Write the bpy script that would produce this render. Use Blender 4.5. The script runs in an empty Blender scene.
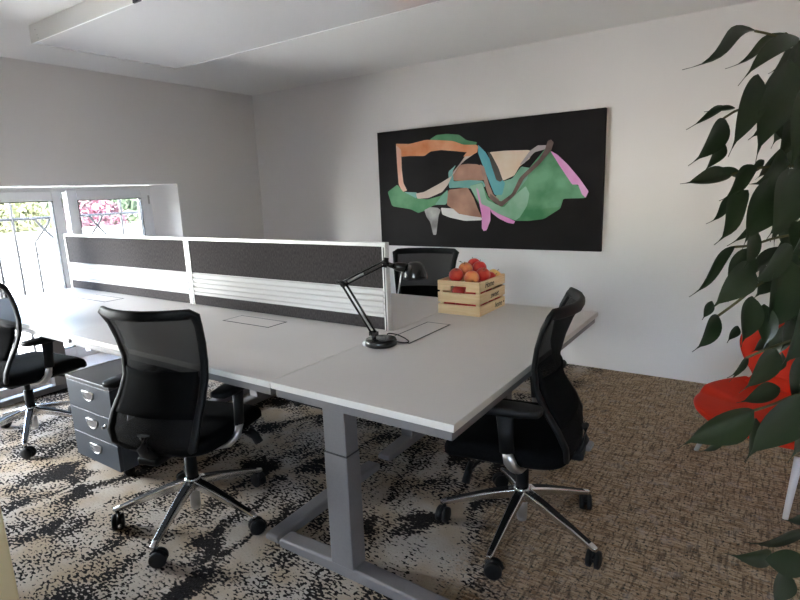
import bpy, bmesh, math, random
from mathutils import Vector, Matrix
random.seed(7)
SC = bpy.context.scene
COL = SC.collection
PI = math.pi

# ------------------------------------------------------------------ camera numbers
F_PX = 540.25
CAM = Vector((0.696, -1.271, 1.404))
RX = Vector((0.830, 0.556, -0.037)); RY = Vector((-0.081, 0.186, 0.979)); RZ = Vector((0.551, -0.810, 0.199))
RX.normalize(); RZ = (RZ - RX * RZ.dot(RX)).normalized(); RY = RZ.cross(RX)

def ray(u, v): return RX * (u - 400) + RY * (300 - v) - RZ * F_PX
def at_z(u, v, z): d = ray(u, v); return CAM + d * ((z - CAM.z) / d.z)
def at_y(u, v, y): d = ray(u, v); return CAM + d * ((y - CAM.y) / d.y)
def at_x(u, v, x): d = ray(u, v); return CAM + d * ((x - CAM.x) / d.x)
def at_d(u, v, t): return CAM + ray(u, v) / F_PX * t

# ------------------------------------------------------------------ mesh builder
class MB:
    def __init__(s): s.v = []; s.f = []; s.m = []; s.sm = []; s.cuts = []
    def add(s, verts, faces, mat=0, smooth=False):
        b = len(s.v); s.v += [tuple(p) for p in verts]; s.cuts.append(len(s.f))
        for f in faces: s.f.append([b + i for i in f]); s.m.append(mat); s.sm.append(smooth)
        return s
    def box(s, x0, x1, y0, y1, z0, z1, mat=0):
        v = [(x, y, z) for z in (z0, z1) for y in (y0, y1) for x in (x0, x1)]
        return s.add(v, [(0, 2, 3, 1), (4, 5, 7, 6), (0, 1, 5, 4), (1, 3, 7, 5), (3, 2, 6, 7), (2, 0, 4, 6)], mat)
    def hexa(s, bot, top, mat=0):
        return s.add(list(bot) + list(top), [(3, 2, 1, 0), (4, 5, 6, 7), (0, 1, 5, 4), (1, 2, 6, 5), (2, 3, 7, 6), (3, 0, 4, 7)], mat)
    def loft(s, rings, mat=0, closed=True, cap=True, smooth=True, loop=False):
        n = len(rings[0]); v = [p for r in rings for p in r]; f = []
        R = len(rings)
        for i in range(R if loop else R - 1):
            for j in range(n if closed else n - 1):
                a = i * n + j; b = i * n + (j + 1) % n; c = ((i + 1) % R) * n + (j + 1) % n; d = ((i + 1) % R) * n + j
                f.append((a, b, c, d))
        if cap and not loop:
            f.append(tuple(range(n - 1, -1, -1))); f.append(tuple((R - 1) * n + j for j in range(n)))
        return s.add(v, f, mat, smooth)
    def tube(s, pts, r, n=10, mat=0, loop=False, flat=None, up=None, smooth=True):
        """sweep an ellipse (r or per-point r; flat = second radius) along pts"""
        P = [Vector(p) for p in pts]; K = len(P); rings = []
        prev = None
        for i in range(K):
            if loop: t = (P[(i + 1) % K] - P[i - 1])
            else: t = P[min(i + 1, K - 1)] - P[max(i - 1, 0)]
            t.normalize()
            if up is not None: u = Vector(up)
            elif prev is None: u = Vector((0, 0, 1)) if abs(t.z) < .9 else Vector((0, 1, 0))
            else: u = prev
            a = u - t * u.dot(t)
            if a.length < 1e-4: a = Vector((1, 0, 0)) - t * t.x
            a.normalize(); prev = a; b = t.cross(a)
            ra = r[i] if isinstance(r, (list, tuple)) else r
            rb = ra if flat is None else (flat[i] if isinstance(flat, (list, tuple)) else flat)
            rings.append([P[i] + a * (ra * math.cos(2 * PI * k / n)) + b * (rb * math.sin(2 * PI * k / n)) for k in range(n)])
        return s.loft(rings, mat, True, True, smooth, loop)
    def pieces(s):
        out = []; st = [0] + s.cuts
        for a, b in zip(st, st[1:] + [len(s.f)]):
            if b > a:
                q = MB(); lo = min(min(f) for f in s.f[a:b]); hi = max(max(f) for f in s.f[a:b]) + 1
                q.v = s.v[lo:hi]; q.f = [[i - lo for i in f] for f in s.f[a:b]]; q.m = s.m[a:b]; q.sm = s.sm[a:b]; out.append(q)
        return out
    def cyl(s, p0, p1, r0, r1=None, n=16, mat=0):
        return s.tube([p0, p1], [r0, r0 if r1 is None else r1], n, mat)
    def lathe(s, prof, c=(0, 0, 0), n=24, mat=0, axis='z'):
        rings = []
        for (r, h) in prof:
            ring = []
            for k in range(n):
                a = 2 * PI * k / n; x, y = max(r, 1e-4) * math.cos(a), max(r, 1e-4) * math.sin(a)
                p = {'z': (x, y, h), 'x': (h, x, y), 'y': (y, h, x)}[axis]
                ring.append((p[0] + c[0], p[1] + c[1], p[2] + c[2]))
            rings.append(ring)
        return s.loft(rings, mat)

def mesh_obj(name, mb, mats, parent=None, bevel=0.0, seg=2, sub=0, sharp=35, loc=None, recalc=True):
    me = bpy.data.meshes.new(name); me.from_pydata(mb.v, [], mb.f)
    if not isinstance(mats, (list, tuple)): mats = [mats]
    for m in mats: me.materials.append(m)
    for p, m, sm in zip(me.polygons, mb.m, mb.sm): p.material_index = m; p.use_smooth = sm
    if recalc:
        bm = bmesh.new(); bm.from_mesh(me); bmesh.ops.recalc_face_normals(bm, faces=bm.faces)
        bm.to_mesh(me); bm.free()
    o = bpy.data.objects.new(name, me); COL.objects.link(o)
    if parent is not None: o.parent = parent
    if loc is not None: o.location = loc
    if bevel > 0:
        b = o.modifiers.new('edge', 'BEVEL'); b.width = bevel; b.segments = seg; b.limit_method = 'ANGLE'; b.angle_limit = math.radians(30)
        for p in me.polygons: p.use_smooth = True
        b.harden_normals = False
        w = o.modifiers.new('wn', 'WEIGHTED_NORMAL'); w.keep_sharp = True
    if sub:
        ss = o.modifiers.new('sub', 'SUBSURF'); ss.levels = sub; ss.render_levels = sub
        for p in me.polygons: p.use_smooth = True
    return o

def tag(o, label, cat, group=None, kind=None):
    o['label'] = label; o['category'] = cat
    if group: o['group'] = group
    if kind: o['kind'] = kind
    return o
def thing(name, label, cat, loc=(0, 0, 0), rz=0.0, group=None):
    o = bpy.data.objects.new(name, None); COL.objects.link(o); o.empty_display_size = .1
    o.location = loc; o.rotation_euler = (0, 0, rz)
    return tag(o, label, cat, group)
def struct(name, mb, mats, label=None, bevel=0.0, parent=None):
    o = mesh_obj(name, mb, mats, parent, bevel)
    if parent is None:
        o['kind'] = 'structure'
        if label: o['label'] = label; o['category'] = name.split('_')[0]
    return o
def dup(root, loc, rz, label, group=None):
    def cp(o, par):
        c = o.copy(); COL.objects.link(c); c.parent = par
        for ch in [x for x in list(COL.objects) if x.parent == o]: cp(ch, c)
        return c
    r = cp(root, None); r.location = loc; r.rotation_euler = (0, 0, rz); r['label'] = label
    if group: r['group'] = group
    return r

# ------------------------------------------------------------------ materials
def mat(name, col=(.8, .8, .8), rough=.5, metal=0.0, spec=.5, coat=0.0, noise=None, bump=None, trans=0.0, sheen=0.0):
    m = bpy.data.materials.new(name); m.use_nodes = True; nt = m.node_tree; b = nt.nodes['Principled BSDF']
    b.inputs['Base Color'].default_value = (*col, 1); b.inputs['Roughness'].default_value = rough
    b.inputs['Metallic'].default_value = metal; b.inputs['Specular IOR Level'].default_value = spec
    b.inputs['Coat Weight'].default_value = coat; b.inputs['Sheen Weight'].default_value = sheen
    tc = nt.nodes.new('ShaderNodeTexCoord')
    if noise:      # (scale xyz or float, amount, colour2)
        sc, amt, c2 = noise
        mp = nt.nodes.new('ShaderNodeMapping'); nt.links.new(tc.outputs['Object'], mp.inputs[0])
        mp.inputs['Scale'].default_value = sc if isinstance(sc, tuple) else (sc, sc, sc)
        n = nt.nodes.new('ShaderNodeTexNoise'); n.inputs['Scale'].default_value = 1; n.inputs['Detail'].default_value = 4
        nt.links.new(mp.outputs[0], n.inputs['Vector'])
        mr = nt.nodes.new('ShaderNodeMapRange'); mr.inputs[1].default_value = .35; mr.inputs[2].default_value = .65
        mr.inputs[4].default_value = amt
        nt.links.new(n.outputs['Fac'], mr.inputs[0])
        mx = nt.nodes.new('ShaderNodeMix'); mx.data_type = 'RGBA'
        mx.inputs[6].default_value = (*col, 1); mx.inputs[7].default_value = (*c2, 1)
        nt.links.new(mr.outputs[0], mx.inputs[0]); nt.links.new(mx.outputs[2], b.inputs['Base Color'])
    if bump:       # (scale, strength, distance)
        mp2 = nt.nodes.new('ShaderNodeMapping'); nt.links.new(tc.outputs['Object'], mp2.inputs[0])
        sc = bump[0]; mp2.inputs['Scale'].default_value = sc if isinstance(sc, tuple) else (sc, sc, sc)
        n2 = nt.nodes.new('ShaderNodeTexNoise'); n2.inputs['Scale'].default_value = 1; n2.inputs['Detail'].default_value = 3
        nt.links.new(mp2.outputs[0], n2.inputs['Vector'])
        bp = nt.nodes.new('ShaderNodeBump'); bp.inputs['Strength'].default_value = bump[1]; bp.inputs['Distance'].default_value = bump[2]
        nt.links.new(n2.outputs['Fac'], bp.inputs['Height']); nt.links.new(bp.outputs[0], b.inputs['Normal'])
    return m

M = {}
M['wall'] = mat('wall_paint', (.825, .795, .78), .85, spec=.25, noise=(3.0, .25, (.80, .77, .755)), bump=(60, .08, .002))
M['ceil'] = mat('ceiling_paint', (.86, .845, .82), .9, spec=.2, noise=(2.0, .2, (.83, .815, .79)))
M['cream'] = mat('cream_paint', (.74, .60, .34), .7, noise=(4.0, .3, (.70, .56, .31)))
M['upvc'] = mat('white_window_frame', (.90, .90, .90), .35, noise=(5.0, .15, (.87, .87, .87)))
M['gasket'] = mat('window_gasket', (.05, .05, .055), .6, noise=(20, .3, (.08, .08, .08)))
M['desk'] = mat('desk_laminate', (.68, .635, .61), .42, spec=.45, noise=(14, .25, (.655, .61, .585)), bump=(220, .03, .001))
M['edge'] = mat('desk_edge_band', (.70, .665, .625), .45, noise=(14, .2, (.67, .635, .595)))
M['steel'] = mat('grey_powder_coat', (.225, .212, .215), .45, metal=.3, noise=(120, .35, (.19, .18, .183)), bump=(300, .05, .001))
M['groove'] = mat('dark_groove', (.03, .03, .032), .6, noise=(30, .3, (.05, .05, .05)))
M['alu'] = mat('screen_aluminium', (.72, .72, .71), .38, metal=.25, noise=((4, 4, 90), .2, (.66, .66, .65)))
M['tweed'] = mat('charcoal_tweed', (.058, .050, .050), .95, spec=.1, sheen=.1, noise=((170, 170, 60), .9, (.020, .017, .018)), bump=(350, .4, .002))
M['black'] = mat('black_plastic', (.0045, .0045, .005), .58, spec=.25, noise=(40, .4, (.007, .007, .007)))
M['softblk'] = mat('black_fabric', (.004, .004, .0043), .95, spec=.05, noise=(150, .6, (.007, .007, .007)), bump=(400, .3, .001))
M['gloss'] = mat('black_gloss_enamel', (.006, .006, .0065), .22, coat=.1, noise=(30, .2, (.014, .014, .014)))
M['chrome'] = mat('polished_aluminium', (.72, .72, .73), .17, metal=1.0, noise=(30, .25, (.64, .64, .65)))
M['satin'] = mat('satin_metal', (.55, .54, .53), .34, metal=.9, noise=(40, .3, (.48, .47, .46)))
M['navy'] = mat('dark_slate_metal', (.035, .043, .056), .42, metal=.2, noise=(60, .35, (.028, .035, .046)))
M['navytop'] = mat('dark_slate_top', (.060, .060, .066), .45, noise=(60, .35, (.05, .05, .055)))
M['pine'] = mat('pine_wood', (.84, .62, .36), .6, noise=((9, 9, 110), .8, (.74, .51, .27)), bump=((9, 9, 140), .15, .002))
M['ink'] = mat('black_lettering_ink', (.02, .017, .014), .7, noise=(40, .3, (.03, .03, .03)))
M['red'] = mat('red_shell', (.55, .026, .009), .6, spec=.15, noise=(30, .35, (.48, .022, .008)), bump=(240, .15, .001))
M['whitemetal'] = mat('white_painted_metal', (.74, .72, .72), .4, noise=(12, .2, (.70, .68, .68)))
M['canvas'] = mat('black_painted_canvas', (.007, .0055, .0063), .7, spec=.2, noise=(3.0, .8, (.012, .0095, .0105)), bump=(500, .15, .001))
M['stem'] = mat('plant_stem', (.10, .085, .035), .7, noise=(20, .5, (.06, .07, .03)))
M['trunk'] = mat('plant_trunk', (.13, .10, .07), .85, noise=(25, .6, (.07, .055, .04)), bump=(50, .4, .005))
M['leaf'] = mat('dark_green_leaf', (.010, .020, .008), .30, spec=.5, noise=(6.0, .7, (.018, .032, .012)))
M['pot'] = mat('grey_planter', (.20, .20, .20), .6, noise=(9, .4, (.16, .16, .16)))
M['soil'] = mat('potting_soil', (.035, .024, .016), 1, noise=(60, .8, (.06, .04, .03)), bump=(60, .8, .01))
M['iron'] = mat('grey_wrought_iron', (.012, .0125, .0135), .6, noise=(30, .3, (.009, .0095, .010)))
M['ground'] = mat('pale_paving', (.52, .51, .48), .9, noise=(1.2, .5, (.45, .44, .42)))
M['outwall'] = mat('white_render', (.45, .45, .44), .9, noise=(1.0, .3, (.40, .40, .39)))
M['green'] = mat('tree_leaves', (.030, .052, .022), .7, noise=(2.0, .8, (.055, .065, .03)))
M['yellowgreen'] = mat('yellow_green_leaves', (.085, .09, .03), .7, noise=(2.0, .8, (.12, .115, .06)))
M['pink'] = mat('pink_blossom', (.13, .032, .05), .7, noise=(3.0, .9, (.10, .07, .07)))
M['slat'] = mat('white_slat_band', (.56, .55, .545), .5, noise=((2, 60, 60), .2, (.52, .51, .505)))
M['bulb'] = mat('frosted_bulb', (.75, .72, .62), .3, noise=(20, .1, (.7, .68, .6)))
M['panel'] = mat('white_glass_front', (.74, .73, .73), .03, spec=1.0, coat=.0, noise=(1.0, .1, (.78, .77, .77)))
M['panelside'] = mat('panel_white_metal', (.76, .75, .73), .35, noise=(8, .2, (.72, .71, .69)))

def glass_mat():
    m = bpy.data.materials.new('window_glass'); m.use_nodes = True; nt = m.node_tree; nt.nodes.clear()
    o = nt.nodes.new('ShaderNodeOutputMaterial'); t = nt.nodes.new('ShaderNodeBsdfTransparent'); g = nt.nodes.new('ShaderNodeBsdfGlossy')
    t.inputs[0].default_value = (.96, .98, .98, 1); g.inputs['Roughness'].default_value = .02
    fr = nt.nodes.new('ShaderNodeFresnel'); fr.inputs[0].default_value = 1.35
    mx = nt.nodes.new('ShaderNodeMixShader'); nt.links.new(fr.outputs[0], mx.inputs[0]); nt.links.new(t.outputs[0], mx.inputs[1])
    nt.links.new(g.outputs[0], mx.inputs[2]); nt.links.new(mx.outputs[0], o.inputs[0]); return m
M['glass'] = glass_mat()

def net_mat():      # woven black net: fine threads with see-through gaps
    m = bpy.data.materials.new('black_chair_net'); m.use_nodes = True; nt = m.node_tree; b = nt.nodes['Principled BSDF']
    b.inputs['Base Color'].default_value = (.014, .013, .013, 1); b.inputs['Roughness'].default_value = .9; b.inputs['Specular IOR Level'].default_value = .1
    out = nt.nodes['Material Output']; t = nt.nodes.new('ShaderNodeBsdfTransparent')
    tc = nt.nodes.new('ShaderNodeTexCoord'); w = nt.nodes.new('ShaderNodeTexWave'); w.bands_direction = 'Z'; w.inputs['Scale'].default_value = 140
    nt.links.new(tc.outputs['Object'], w.inputs['Vector'])
    mr = nt.nodes.new('ShaderNodeMapRange'); mr.inputs[3].default_value = .86; mr.inputs[4].default_value = .98
    nt.links.new(w.outputs['Fac'], mr.inputs[0])
    mx = nt.nodes.new('ShaderNodeMixShader'); nt.links.new(mr.outputs[0], mx.inputs[0]); nt.links.new(t.outputs[0], mx.inputs[1])
    nt.links.new(b.outputs[0], mx.inputs[2]); nt.links.new(mx.outputs[0], out.inputs[0]); return m
M['net'] = net_mat()

def apple_mat(name, c_red, c_yel, lo, hi):
    m = bpy.data.materials.new(name); m.use_nodes = True; nt = m.node_tree; b = nt.nodes['Principled BSDF']
    b.inputs['Roughness'].default_value = .3; b.inputs['Coat Weight'].default_value = .2
    tc = nt.nodes.new('ShaderNodeTexCoord'); n = nt.nodes.new('ShaderNodeTexNoise'); n.inputs['Scale'].default_value = 22; n.inputs['Detail'].default_value = 3
    nt.links.new(tc.outputs['Object'], n.inputs['Vector'])
    sx = nt.nodes.new('ShaderNodeSeparateXYZ'); nt.links.new(tc.outputs['Object'], sx.inputs[0])
    ma = nt.nodes.new('ShaderNodeMath'); ma.operation = 'MULTIPLY_ADD'; nt.links.new(sx.outputs['Z'], ma.inputs[0]); ma.inputs[1].default_value = 7.0
    nt.links.new(n.outputs['Fac'], ma.inputs[2])
    cr = nt.nodes.new('ShaderNodeValToRGB'); cr.color_ramp.elements[0].position = lo; cr.color_ramp.elements[0].color = (*c_red, 1)
    cr.color_ramp.elements[1].position = hi; cr.color_ramp.elements[1].color = (*c_yel, 1)
    nt.links.new(ma.outputs[0], cr.inputs[0]); nt.links.new(cr.outputs[0], b.inputs['Base Color']); return m
M['apple'] = apple_mat('red_apple_skin', (.56, .012, .016), (.70, .12, .05), .45, 1.0)
M['apple2'] = apple_mat('red_yellow_apple_skin', (.68, .06, .03), (.84, .36, .11), .3, .9)
M['apple3'] = apple_mat('yellow_apple_skin', (.70, .30, .07), (.78, .50, .16), .3, .7)

def carpet_mat():
    m = bpy.data.materials.new('patterned_carpet'); m.use_nodes = True; nt = m.node_tree; L = nt.links.new
    b = nt.nodes['Principled BSDF']; b.inputs['Roughness'].default_value = 1.0; b.inputs['Specular IOR Level'].default_value = .03
    tc = nt.nodes.new('ShaderNodeTexCoord')
    def noise(scale, detail=3, rough=.5, rot=0, off=(0, 0, 0), dist=0):
        mp = nt.nodes.new('ShaderNodeMapping'); mp.inputs['Scale'].default_value = scale; mp.inputs['Rotation'].default_value = (0, 0, rot)
        mp.inputs['Location'].default_value = off; mp.vector_type = 'TEXTURE' if False else 'POINT'
        L(tc.outputs['Object'], mp.inputs[0]); n = nt.nodes.new('ShaderNodeTexNoise'); n.inputs['Scale'].default_value = 1
        n.inputs['Detail'].default_value = detail; n.inputs['Roughness'].default_value = rough; n.inputs['Distortion'].default_value = dist
        L(mp.outputs[0], n.inputs['Vector']); return n.outputs['Fac']
    def math_(op, a, b_=None, c=None):
        k = nt.nodes.new('ShaderNodeMath'); k.operation = op
        for i, x in enumerate((a, b_, c)):
            if x is None: continue
            if isinstance(x, (int, float)): k.inputs[i].default_value = x
            else: L(x, k.inputs[i])
        return k.outputs[0]
    def rng(x, lo, hi):
        k = nt.nodes.new('ShaderNodeMapRange'); k.inputs[1].default_value = lo; k.inputs[2].default_value = hi; L(x, k.inputs[0]); return k.outputs[0]
    def mix(f, a, b_):
        k = nt.nodes.new('ShaderNodeMix'); k.data_type = 'RGBA'; L(f, k.inputs[0])
        for i, x in ((6, a), (7, b_)):
            if isinstance(x, tuple): k.inputs[i].default_value = (*x, 1)
            else: L(x, k.inputs[i])
        return k.outputs[2]
    # --- patchy black and cream zone
    blot = noise((5.5, 3.4, 1), 3, .55, .25, dist=.6)
    grain = noise((52, 96, 1), 1.0, .5, .06)                   # stitched dashes
    area = noise((1.9, 1.5, 1), 2, .5, off=(3.1, 1.7, 0))  # where the pattern breaks up into dashes
    amt = rng(area, .40, .60)
    v = math_('ADD', math_('MULTIPLY_ADD', math_('SUBTRACT', blot, .5), 3.0, .5),
              math_('MULTIPLY', math_('SUBTRACT', grain, .5), math_('MULTIPLY_ADD', amt, 3.0, 1.3)))
    k1 = rng(v, .36, .54)
    tint = noise((4, 5, 1), 2, off=(7, 2, 0)); fine = noise((240, 90, 1), 2)
    cream = mix(rng(tint, .38, .62), (.46, .41, .36), (.38, .30, .215))
    cream = mix(math_('MULTIPLY', rng(fine, .4, .75), .35), cream, (.22, .19, .17))
    dark = mix(rng(fine, .35, .65), (.009, .008, .008), (.030, .026, .025))
    left = mix(k1, dark, cream)
    # --- brown woven zone
    wx = noise((11, 92, 1), 2, .65); wy = noise((88, 11, 1), 2, .65); big = noise((14, 14, 1), 3, .6)
    tan = mix(rng(wx, .36, .64), (.25, .160, .092), (.52, .40, .285))
    tan = mix(math_('MULTIPLY', rng(wy, .50, .64), .72), tan, (.085, .060, .043))
    tan = mix(math_('MULTIPLY', rng(noise((80, 105, 1), 1, off=(5, 5, 0)), .57, .66), .85), tan, (.020, .030, .028))
    tan = mix(math_('MULTIPLY', rng(big, .55, .72), .45), tan, (.40, .36, .34))
    tan = mix(math_('MULTIPLY', rng(big, .46, .28), .45), tan, (.12, .085, .06))
    sx = nt.nodes.new('ShaderNodeSeparateXYZ'); L(tc.outputs['Object'], sx.inputs[0])
    e = math_('MULTIPLY_ADD', sx.outputs['Y'], .10, sx.outputs['X'])
    e = math_('ADD', e, math_('MULTIPLY', math_('SUBTRACT', noise((2.6, 2.6, 1), 3, .6, off=(1, 4, 0)), .5), 1.3))
    e = math_('ADD', e, math_('MULTIPLY', math_('SUBTRACT', grain, .5), .5))
    zone = rng(e, -.16, .02)
    L(mix(zone, left, tan), b.inputs['Base Color'])
    bp = nt.nodes.new('ShaderNodeBump'); bp.inputs['Strength'].default_value = .5; bp.inputs['Distance'].default_value = .004
    L(math_('ADD', grain, math_('MULTIPLY', wx, .5)), bp.inputs['Height']); L(bp.outputs[0], b.inputs['Normal'])
    return m
M['carpet'] = carpet_mat()

# ------------------------------------------------------------------ room shell
XL, YB, HC = -3.904, 2.869, 2.436
XR, YF = 2.9, -3.6
NT, N0, N1, NZ0 = 1.54, -1.52, 1.865, .06       # window niche: top, left, right, bottom
XW = -4.24                                      # inner face of window frame
XO = -4.34                                      # outer face of outside wall
def slab(name, b, m, label): return struct(name, MB().box(*b), m, label)
slab('floor', (XO, XR + .12, YF - .12, YB + .12, -.12, 0), M['carpet'], 'patterned carpet, patchy black and cream turning to woven brown')
slab('ceiling', (XO, XR + .12, YF - .12, YB + .12, HC, HC + .12), M['ceil'], 'white painted ceiling')
slab('wall_back', (XO, XR + .12, YB, YB + .12, 0, HC), M['wall'], 'white wall behind the painting')
slab('wall_right', (XR, XR + .12, YF, YB, 0, HC), M['wall'], 'white wall on the plant side')
# left wall with a deep low window opening
mb = MB()
mb.box(XO, XL, YF - .12, N0, 0, HC)
mb.box(XO, XL, N0, N1, NT, HC); mb.box(XO, XL, N0, N1, 0, NZ0); mb.box(XO, XL, N1, YB, 0, HC)
struct('wall_left', mb, M['wall'], 'white wall with a deep low window niche')
# front wall behind the camera, with an opening added for fill light
FX0, FX1, FZ0, FZ1 = .0, 1.3, 1.1, 2.0
mb = MB()
mb.box(XL, FX0, YF - .12, YF, 0, HC); mb.box(FX1, XR, YF - .12, YF, 0, HC)
mb.box(FX0, FX1, YF - .12, YF, 0, FZ0); mb.box(FX0, FX1, YF - .12, YF, FZ1, HC)
struct('wall_front', mb, M['wall'], 'white wall facing the painting')
# cream wall end at the left edge of the view
p = CAM.lerp(at_z(10, 550, 0), .62)
struct('wall_end', MB().box(p.x - .34, p.x, p.y - .30, p.y, 0, HC), M['cream'], 'cream painted wall end beside the carpet', bevel=.004)

def window(name, y0, y1, label, sashes, z0=NZ0, z1=NT - .005):
    r = bpy.data.objects.new(name, None); COL.objects.link(r); r['kind'] = 'structure'; r['label'] = label; r['category'] = 'window'
    r.location = (XW, (y0 + y1) / 2, z0)
    oy = (y0 + y1) / 2
    w = .045; f = MB()
    f.box(-.07, 0, y0 - oy, y0 - oy + w, 0, z1 - z0); f.box(-.07, 0, y1 - oy - w, y1 - oy, 0, z1 - z0)
    f.box(-.07, 0, y0 - oy + w, y1 - oy - w, 0, w); f.box(-.07, 0, y0 - oy + w, y1 - oy - w, z1 - z0 - w, z1 - z0)
    mesh_obj('frame', f, M['upvc'], r, .004)
    for (a, b) in sashes:
        s = MB(); a -= oy; b -= oy; t = .082; zb, zt = .03, z1 - z0 - .03; x0, x1 = -.055, .018
        s.box(x0, x1, a, a + t, zb, zt); s.box(x0, x1, b - t, b, zb, zt); s.box(x0, x1, a + t, b - t, zb, zb + t); s.box(x0, x1, a + t, b - t, zt - t, zt)
        so = mesh_obj('sash', s, M['upvc'], r, .006)
        g = MB(); e = .006; a += t; b -= t; zb += t; zt -= t
        g.box(-.03, .0185, a, a + e, zb, zt); g.box(-.03, .0185, b - e, b, zb, zt); g.box(-.03, .0185, a, b, zb, zb + e); g.box(-.03, .0185, a, b, zt - e, zt)
        mesh_obj('gasket', g, M['gasket'], so)
        mesh_obj('pane', MB().box(-.024, -.018, a, b, zb, zt), M['glass'], so)
        h = MB(); h.cyl((.02, b + t - .008, z1 - z0 - .17), (.02, b + t - .008, z1 - z0 - .09), .008, n=10)
        mesh_obj('hinge', h, M['satin'], so)
    return r
window('window_1', N0 + .002, N1 - .075, 'row of tall white windows with ironwork outside, in the low niche', [(-1.44, -.655), (-.62, .165), (.20, .985), (1.02, 1.76)])
# niche splay on the right of window 1
struct('trim_1', MB().hexa([(XO, N1 - .075, NZ0), (XL, N1 - .004, NZ0), (XL, N1, NZ0), (XO, N1, NZ0)],
                           [(XO, N1 - .075, NT), (XL, N1 - .004, NT), (XL, N1, NT), (XO, N1, NT)]), M['wall'], 'white splayed niche side')
# unseen rear window, added to let in fill light from the camera side
r = bpy.data.objects.new('window_fill', None); COL.objects.link(r); r['kind'] = 'structure'; r['label'] = 'added white window behind the camera for fill light'; r['category'] = 'window'
r.location = (0, YF - .06, FZ0); f = MB(); w = .05
f.box(FX0 + .002, FX0 + w, -.03, .03, .002, FZ1 - FZ0 - .002); f.box(FX1 - w, FX1 - .002, -.03, .03, .002, FZ1 - FZ0 - .002)
f.box(FX0 + w, FX1 - w, -.03, .03, .002, w); f.box(FX0 + w, FX1 - w, -.03, .03, FZ1 - FZ0 - w, FZ1 - FZ0 - .002); f.box(.62, .68, -.03, .03, w, FZ1 - FZ0 - w)
mesh_obj('frame', f, M['upvc'], r, .004)
mesh_obj('pane', MB().box(FX0 + w, .62, -.005, .001, w, FZ1 - FZ0 - w), M['glass'], r); mesh_obj('pane', MB().box(.68, FX1 - w, -.005, .001, w, FZ1 - FZ0 - w), M['glass'], r)

# ------------------------------------------------------------------ outside
ZG = -.25
o = struct('ground', MB().box(-30, XO - .002, -16, 22, ZG - .1, ZG), M['ground'], 'pale sunlit paving outside the window')
RXP = -4.52
rail = thing('balcony_railing', 'grey wrought iron railing with crossed arches outside the window', 'railing', (RXP, 1.0, ZG))
def rb(pts, name, rad=.012):
    m_ = MB(); m_.tube([(q[0] - RXP, q[1] - 1.0, q[2] - ZG) for q in pts], rad, 8); return mesh_obj(name, m_, M['iron'], rail)
zr = at_x(25, 219, RXP).z
rb([(RXP, -1.7, zr), (RXP, 2.1, zr)], 'rail'); rb([(RXP, -1.7, .10), (RXP, 2.1, .10)], 'rail')
rb([(RXP, -1.7, ZG), (RXP, -1.7, zr)], 'post', .014); rb([(RXP, 2.1, ZG), (RXP, 2.1, zr)], 'post', .014)
yc1, yc2 = at_x(44, 228, RXP).y, at_x(98, 229, RXP).y
yb1, yb2 = at_x(11, 214, RXP).y, at_x(121, 214, RXP).y
for y in (yb1, (yc1 + yc2) / 2, yb2, yb2 + .33): rb([(RXP, y, .10), (RXP, y, zr + (.14 if y in (yb1, yb2) else 0))], 'bar')
hw = abs(at_x(108, 237, RXP).y - at_x(90, 237, RXP).y) / 2
zx = at_x(99, 226, RXP).z; zl = at_x(99, 237, RXP).z
for yc in (yc1 - 2 * (yc2 - yc1), yc1 - (yc2 - yc1), yc1, yc2):
    for s in (-1, 1):
        xo = RXP + s * .012
        rb([(xo, yc + s * hw, .10), (xo, yc + s * hw, zl), (xo, yc + s * hw * .5, (zx + zl) / 2), (xo, yc - s * hw * .3, zx + .03),
            (xo, yc - s * hw * .8, zr - .006), (xo, yc - s * hw * 1.3, zr - .004)], 'arched_bar', .011)
# far street fence, low wall, bushes, trees
wl = struct('wall_garden', MB().box(-9.6, -9.4, -8, 20, ZG, at_x(100, 227, -9.4).z), M['outwall'], 'white garden wall across the street')
def leafball(c, rad, n, size, squash=(1, 1, 1), seed=0):
    rd = random.Random(seed); mb = MB()
    for _ in range(n):
        d = Vector((rd.gauss(0, 1), rd.gauss(0, 1), rd.gauss(0, 1))).normalized() * rad * (rd.random() ** .45)
        q = Vector((c[0] + d.x * squash[0], c[1] + d.y * squash[1], c[2] + d.z * squash[2]))
        u = Vector((rd.gauss(0, 1), rd.gauss(0, 1), rd.gauss(0, 1))).normalized(); w_ = u.orthogonal().normalized(); s = size * (.6 + .8 * rd.random())
        mb.add([q + u * s, q + w_ * s * .5, q - u * s, q - w_ * s * .5], [(0, 1, 2, 3)])
    return mb
def tree(name, loc, h, rad, label, cat, m_, seed, group=None):
    t = thing(name, label, cat, loc, 0, group); tr = MB(); tr.tube([(0, 0, 0), (.05, .03, h * .4), (0, 0, h * .8)], [rad * .09, rad * .07, rad * .04], 8)
    mesh_obj('trunk', tr, M['trunk'], t)
    mesh_obj('foliage', leafball((0, 0, h), rad, 1500, rad * .10, (1, 1, .8), seed), m_, t, recalc=False)
p = at_x(95, 221, -11); tree('blossom_bush', (-11, p.y, ZG), p.z - ZG, .62, 'pink flowering bush seen through the right window pane', 'bush', M['pink'], 1)
p = at_x(97, 200, -14); tree('tree', (-14, p.y, ZG), p.z - ZG + .35, 1.6, 'green tree behind the pink bush outside', 'tree', M['green'], 2, 'trees outside')
p = at_x(16, 222, -11); tree('tree', (-11, p.y, ZG), p.z - ZG, .6, 'small yellow green tree outside the left window pane', 'tree', M['yellowgreen'], 3, 'trees outside')
p = at_x(48, 205, -19); tree('tree', (-19, p.y, ZG), p.z - ZG + .4, 1.4, 'tree at the edge of the left pane beside the window mullion', 'tree', M['green'], 4, 'trees outside')
ff = thing('garden_fence', 'thin grey mesh fence far outside the left window pane', 'fence', (-8.2, .0, ZG)); 
m_ = MB()
for k in range(9): m_.cyl((0, -.3 + k * .35, 0), (0, -.3 + k * .35, .95), .012, n=6)
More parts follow.
